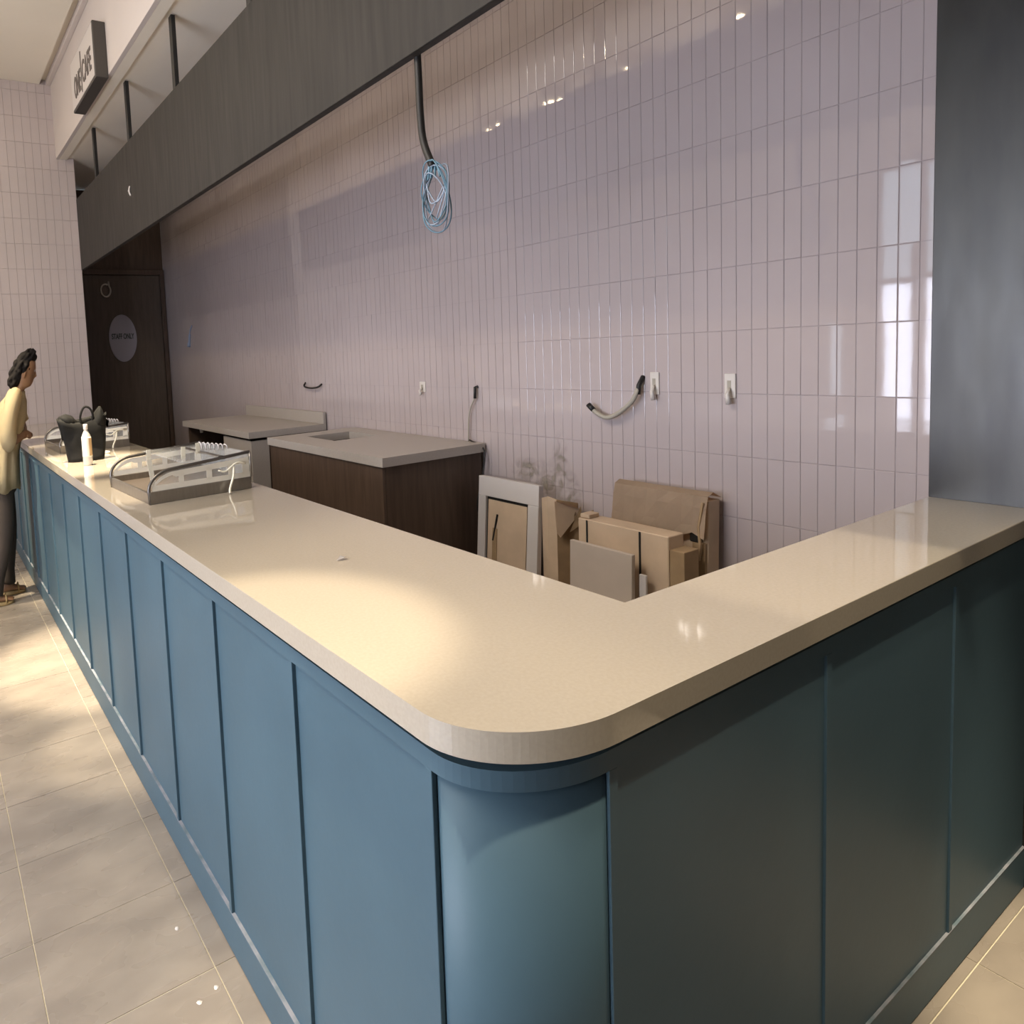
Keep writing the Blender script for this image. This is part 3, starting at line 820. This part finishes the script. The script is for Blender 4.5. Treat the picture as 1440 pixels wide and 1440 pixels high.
bm.faces.new(v); bmesh.ops.solidify(bm, geom=bm.faces[:], thickness=0.01); obj('strap_end', bm, 'bag', bg_)

bt = empty('water_bottle', 'slim pale plastic bottle with a white cap, standing before the black bag', 'bottle', (0.118, 2.93, HT))
def lathe(name, m, prof, parent, n=20):
    bm = bmesh.new(); add_loft(bm, [[(r * math.cos(k * math.tau / n), r * math.sin(k * math.tau / n), z) for k in range(n)] for r, z in prof]); return obj(name, bm, m, parent, True)
lathe('body', 'bottle', [(0.020, 0), (0.0235, 0.004), (0.024, 0.03), (0.0235, 0.12), (0.022, 0.150), (0.014, 0.168), (0.0095, 0.178), (0.0095, 0.184)], bt)
lathe('cap', 'white', [(0.0108, 0.184), (0.0112, 0.186), (0.0112, 0.208), (0.0102, 0.210)], bt)
lathe('label', 'film', [(0.0242, 0.045), (0.0244, 0.05), (0.0242, 0.14), (0.0238, 0.145)], bt)
bm = bmesh.new(); bmp = []
add_loft(bm, [[(0.0246 * math.cos(a), 0.0246 * math.sin(a), z) for a in (R(-75), R(-55), R(-35), R(-15), R(0))] for z in (0.05, 0.138)], False, False)
o = obj('printed_side', bm, 'label', bt)
bm = bmesh.new(); pts = [(0.036 * math.cos(i * math.tau / 24) * (1 + 0.2 * (i / 40)), 0.045 * math.sin(i * math.tau / 24), 0.004 + i * 0.0002) for i in range(41)]
add_tube(bm, pts, 0.0035, 6); o = obj('string_loop', bm, 'white', None, True); o.location = (0.275, 3.30, HT + 0.001)
tag(o, 'small loop of white string lying on the counter right of the black bag', 'string')
bm = bmesh.new(); v = [bm.verts.new(p) for p in ((0, 0, 0.002), (0.018, 0.004, 0.006), (0.026, -0.006, 0.003), (0.012, -0.011, 0.007), (-0.008, -0.006, 0.002), (0.006, -0.002, 0.012))]
for f in ((0, 5, 4), (0, 1, 5), (1, 2, 5), (2, 3, 5), (3, 4, 5)): bm.faces.new([v[i] for i in f])
bmesh.ops.solidify(bm, geom=bm.faces[:], thickness=0.0008); o = obj('paper_scrap', bm, 'white'); o.location = (0.262, 0.785, HT)
tag(o, 'tiny crumpled white paper scrap alone on the worktop', 'paper')

# floor debris: flecks beside the counter
for i, (x, y) in enumerate([(-0.125, 0.90), (-0.075, 0.915), (-0.10, 1.135)]):
    bm = bmesh.new(); rings = []
    for k in range(3):
        r = (0.007, 0.0055, 0.002)[k]; rings.append([(r * math.cos(a * math.tau / 7) * random.uniform(.7, 1.2), r * math.sin(a * math.tau / 7) * random.uniform(.7, 1.2), 0.0012 * k) for a in range(7)])
    add_loft(bm, rings); o = obj('plaster_crumb', bm, 'white'); o.location = (x, y, 0.0002)
    tag(o, ['rounder white plaster crumb, farther left of the two nearest crumbs on the floor', 'white plaster crumb nearest the counter foot', 'white plaster crumb farthest back along the floor joint'][i], 'crumb', 'plaster crumbs on the floor')

# ------------------------------------------------------------------ the person
pe = empty('person', 'standing person in a loose beige top, dark trousers and sandals by the counter', 'person', (-0.208, 4.36, 0.0))
SC = Matrix.Diagonal((0.66, 0.82, 1.0, 1.0))
def ell(c, rx_, ry_, rz_=None, n=20, tilt=0.0, sq=1.0):
    out = []
    for k in range(n):
        a = k * math.tau / n; ca, sa = math.cos(a), math.sin(a)
        x = rx_ * math.copysign(abs(ca) ** sq, ca); y = ry_ * math.copysign(abs(sa) ** sq, sa)
        out.append((c[0] + x, c[1] + y, c[2] + tilt * x))
    return out
def finish(o, voxel=None, smooth=6):
    mods = []
    if voxel: mods = [('REMESH', dict(mode='VOXEL', voxel_size=voxel, use_smooth_shade=True)), ('SMOOTH', dict(iterations=smooth, factor=0.5))]
    if mods: baked(o, mods)
    o.data.transform(SC)
    for v in o.data.vertices:
        if v.co.z > 0.9: v.co.x += 0.125 * ((v.co.z - 0.9) / 0.7) ** 2
    o.data.polygons.foreach_set('use_smooth', [True] * len(o.data.polygons))
    return o
def add_limb(bm, pts, rads, n=12):
    add_tube(bm, spline(pts, 4), [rads[min(int(i / 4), len(rads) - 2)] * (1 - (i % 4) / 4) + rads[min(int(i / 4) + 1, len(rads) - 1)] * ((i % 4) / 4) for i in range((len(pts) - 1) * 4 + 1)], n)
bm = bmesh.new()
# trunk
add_loft(bm, [ell((0.05, -0.03, 0.80), .10, .15), ell((0.06, -0.03, 0.92), .115, .165), ell((0.09, -0.02, 1.05), .10, .14), ell((0.13, -0.01, 1.20), .115, .165), ell((0.15, 0, 1.32), .105, .17), ell((0.165, 0, 1.385), .07, .11), ell((0.18, 0, 1.42), .05, .055)])
add_limb(bm, [(0.175, 0, 1.38), (0.195, 0, 1.43), (0.215, 0, 1.49)], [.055, .05, .052])
# head: skull, jaw, nose, ear
add_loft(bm, [ell((0.225, 0, 1.425), .030, .030), ell((0.235, 0, 1.438), .062, .050), ell((0.225, 0, 1.465), .082, .062), ell((0.21, 0, 1.50), .092, .072), ell((0.205, 0, 1.54), .098, .078), ell((0.20, 0, 1.58), .096, .078), ell((0.195, 0, 1.615), .080, .066), ell((0.19, 0, 1.635), .045, .04)])
add_tube(bm, [(0.292, 0, 1.545), (0.310, 0, 1.525), (0.324, 0, 1.506), (0.300, 0, 1.496)], [.010, .011, .014, .012], 8)
add_tube(bm, [(0.285, 0.018, 1.474), (0.305, 0.0, 1.474), (0.285, -0.018, 1.474)], [.008, .010, .008], 8)
add_tube(bm, [(0.280, 0.03, 1.555), (0.296, 0.012, 1.558), (0.296, -0.012, 1.558), (0.280, -0.03, 1.555)], [.009, .010, .010, .009], 8)
for s in (-1, 1):
    add_tube(bm, [(0.200, s * 0.074, 1.545), (0.192, s * 0.088, 1.525), (0.202, s * 0.078, 1.498)], [.010, .013, .008], 8)
# arms
near_arm = [(0.13, -0.155, 1.355), (0.10, -0.225, 1.22), (0.11, -0.245, 1.10), (0.20, -0.17, 1.10), (0.275, -0.07, 1.115)]
far_arm = [(0.17, 0.155, 1.355), (0.25, 0.21, 1.24), (0.30, 0.20, 1.15), (0.30, 0.11, 1.13), (0.28, 0.04, 1.135)]
add_limb(bm, near_arm, [.055, .048, .040, .034, .026]); add_limb(bm, far_arm, [.055, .046, .038, .032, .025])
def hand(p, d, upv, s):
    p, d, upv = Vector(p), Vector(d).normalized(), Vector(upv).normalized()
    sd = d.cross(upv).normalized() * s
    add_loft(bm, [[p + d * t + sd * (w * math.cos(k * math.tau / 12)) + upv * (h * math.sin(k * math.tau / 12)) for k in range(12)] for t, w, h in ((-.01, .026, .018), (.03, .038, .016), (.07, .042, .014), (.09, .038, .011))])
    for i, (off, ln) in enumerate(((-.032, .062), (-.011, .074), (.011, .070), (.031, .054))):
        b = p + d * 0.08 + sd * off
        add_tube(bm, [b, b + d * ln * 0.45 - upv * 0.004, b + d * ln * 0.75 - upv * 0.018, b + d * ln * 0.92 - upv * 0.034], [.0098, .0092, .0085, .007], 8)
    b = p + d * 0.02 - sd * 0.030
    add_tube(bm, [b, b - sd * 0.022 + d * 0.028, b - sd * 0.026 + d * 0.055 - upv * 0.006], [.012, .0105, .008], 8)
hand(near_arm[-1], (0.55, 0.75, 0.05), (0.1, -0.2, 1), 1)
hand(far_arm[-1], (0.3, -0.9, -0.12), (0.1, 0.1, 1), -1)
# legs and feet
FA, FBt = (0.03, 0.09), (-0.12, -0.15)
legA = [(0.06, 0.07, 0.86), (0.085, 0.085, 0.48), (0.03, 0.09, 0.09)]
legB = [(0.04, -0.11, 0.86), (0.02, -0.14, 0.48), (-0.12, -0.15, 0.09)]
for lg, (fx, fy) in ((legA, FA), (legB, FBt)):
    add_limb(bm, lg, [.085, .055, .036])
    add_loft(bm, [ell((fx - 0.045, fy, 0.055), .02, .025), ell((fx - 0.03, fy, 0.05), .03, .03)][:1] + [[(fx + dx, fy + w * math.cos(k * math.tau / 14), 0.022 + hh * (0.5 + 0.5 * math.sin(k * math.tau / 14)) * 2 - 0.0) for k in range(14)] for dx, w, hh in ((-0.06, .020, .02), (-0.04, .032, .035), (0.02, .034, .036), (0.09, .042, .022), (0.14, .046, .014), (0.175, .036, .009))][:0] if False else [[(fx + dx, fy + w * math.cos(k * math.tau / 14), 0.022 + hh * (1 + math.sin(k * math.tau / 14))) for k in range(14)] for dx, w, hh in ((-0.06, .020, .016), (-0.04, .032, .030), (0.02, .034, .034), (0.09, .042, .019), (0.14, .046, .011), (0.165, .036, .008))])
    for i in range(5):
        yy = fy + 0.034 - i * 0.017
        add_tube(bm, [(fx + 0.15, yy, 0.031), (fx + 0.185 - abs(i - 1) * 0.006, yy, 0.028)], [.010 if i else .012, .007], 8)
body = obj('body', bm, 'skin', pe); finish(body, 0.0075, 4)

# loose top
bm = bmesh.new(); n = 40; rings = []
spec = [(0.045, -0.03, 0.76, .175, .215), (0.055, -0.03, 0.86, .165, .21), (0.08, -0.02, 1.00, .15, .20), (0.12, -0.01, 1.14, .15, .205), (0.15, 0, 1.26, .145, .205), (0.155, 0, 1.34, .125, .19), (0.165, 0, 1.385, .09, .13), (0.185, 0, 1.408, .064, .075)]
for i, (x, y, z, a, b) in enumerate(spec):
    row = []
    for k in range(n):
        t = k * math.tau / n
        f = 1 + 0.085 * max(0, 1 - i / 6) * math.sin(7 * t + i * 0.4) + 0.04 * max(0, 1 - i / 6) * math.sin(12 * t + 1)
        row.append((x + a * f * math.cos(t), y + b * f * math.sin(t), z + (0.012 * math.sin(5 * t) if i == 0 else 0)))
    rings.append(row)
add_loft(bm, rings, False)
def sleeve(arm, cut, r0, r1):
    pts = spline(arm, 4)[:cut]
    N = len(pts); add_tube(bm, pts, [r0 + (r1 - r0) * i / (N - 1) for i in range(N)], 18, False)
sleeve([(0.12, -0.10, 1.36)] + near_arm, 14, .074, .078)
sleeve([(0.165, 0.10, 1.36)] + far_arm, 12, .082, .075)
bmesh.ops.solidify(bm, geom=bm.faces[:], thickness=0.006)
top = obj('loose_top', bm, 'shirt', pe); finish(top)
# trousers
bm = bmesh.new()
add_loft(bm, [ell((0.055, -0.03, 0.92), .12, .17, n=24), ell((0.06, -0.03, 0.80), .135, .185, n=24), ell((0.06, -0.03, 0.74), .12, .175, n=24)])
for lg, r in ((legA, [.108, .085, .062]), (legB, [.108, .085, .062])):
    add_limb(bm, [lg[0], lg[1], (lg[2][0], lg[2][1], 0.085)], r, 18)
tro = obj('trousers', bm, 'trousers', pe); finish(tro, 0.012, 3)
# hair: curly mass with a bun
bm = bmesh.new()
for (c, r) in (((0.165, 0, 1.575), (.100, .088, .075)), ((0.135, 0, 1.52), (.075, .078, .085)), ((0.175, 0, 1.635), (.085, .075, .050)), ((0.235, 0, 1.625), (.052, .064, .036)), ((0.125, 0, 1.475), (.050, .060, .055)), ((0.20, 0, 1.66), (.055, .055, .032))):
    rr = bmesh.ops.create_icosphere(bm, subdivisions=3, radius=1.0)
    for v in rr['verts']:
        k = 1 + 0.10 * noise.noise(v.co * 4 + Vector(c) * 20)
        v.co = Vector((c[0] + v.co.x * r[0] * k, c[1] + v.co.y * r[1] * k, c[2] + v.co.z * r[2] * k))
for i in range(110):
    d = Vector((random.gauss(0, 1), random.gauss(0, 1), random.gauss(0, 1))).normalized()
    c = ((0.165, 0, 1.575), (.100, .088, .075)) if i % 2 else ((0.135, 0, 1.52), (.075, .078, .085))
    if i % 5 == 0: c = ((0.19, 0, 1.64), (.085, .075, .045))
    p = Vector((c[0][0] + d.x * c[1][0], c[0][1] + d.y * c[1][1], c[0][2] + d.z * c[1][2]))
    if p.x > 0.255 and p.z < 1.60: continue
    rr = bmesh.ops.create_icosphere(bm, subdivisions=1, radius=random.uniform(0.016, 0.026)); bmesh.ops.translate(bm, vec=p, verts=rr['verts'])
hr = obj('hair', bm, 'hair', pe); finish(hr, 0.008, 1)
# eyes
for s in (-1, 1):
    bm = bmesh.new(); bmesh.ops.create_uvsphere(bm, u_segments=10, v_segments=8, radius=0.010)
    bmesh.ops.translate(bm, vec=(0.286, s * 0.030, 1.540), verts=bm.verts); o = obj('eye', bm, 'white', pe); finish(o)
for fx, fy in (FA, FBt):
    bm = bmesh.new()
    add_prism(bm, [(fx + 0.05 + 0.125 * math.cos(a * math.tau / 20), fy + 0.046 * math.sin(a * math.tau / 20)) for a in range(20)], 'z', 0.001, 0.021)
    o = obj('sandal', bm, 'sandal', pe); finish(o)
    bm = bmesh.new(); add_tube(bm, [(fx + 0.10, fy + 0.048 * math.cos(a), 0.02 + 0.050 * math.sin(a)) for a in [math.pi * i / 10 for i in range(11)]], 0.008, 6)
    o2 = obj('strap', bm, 'sandal', o); finish(o2)
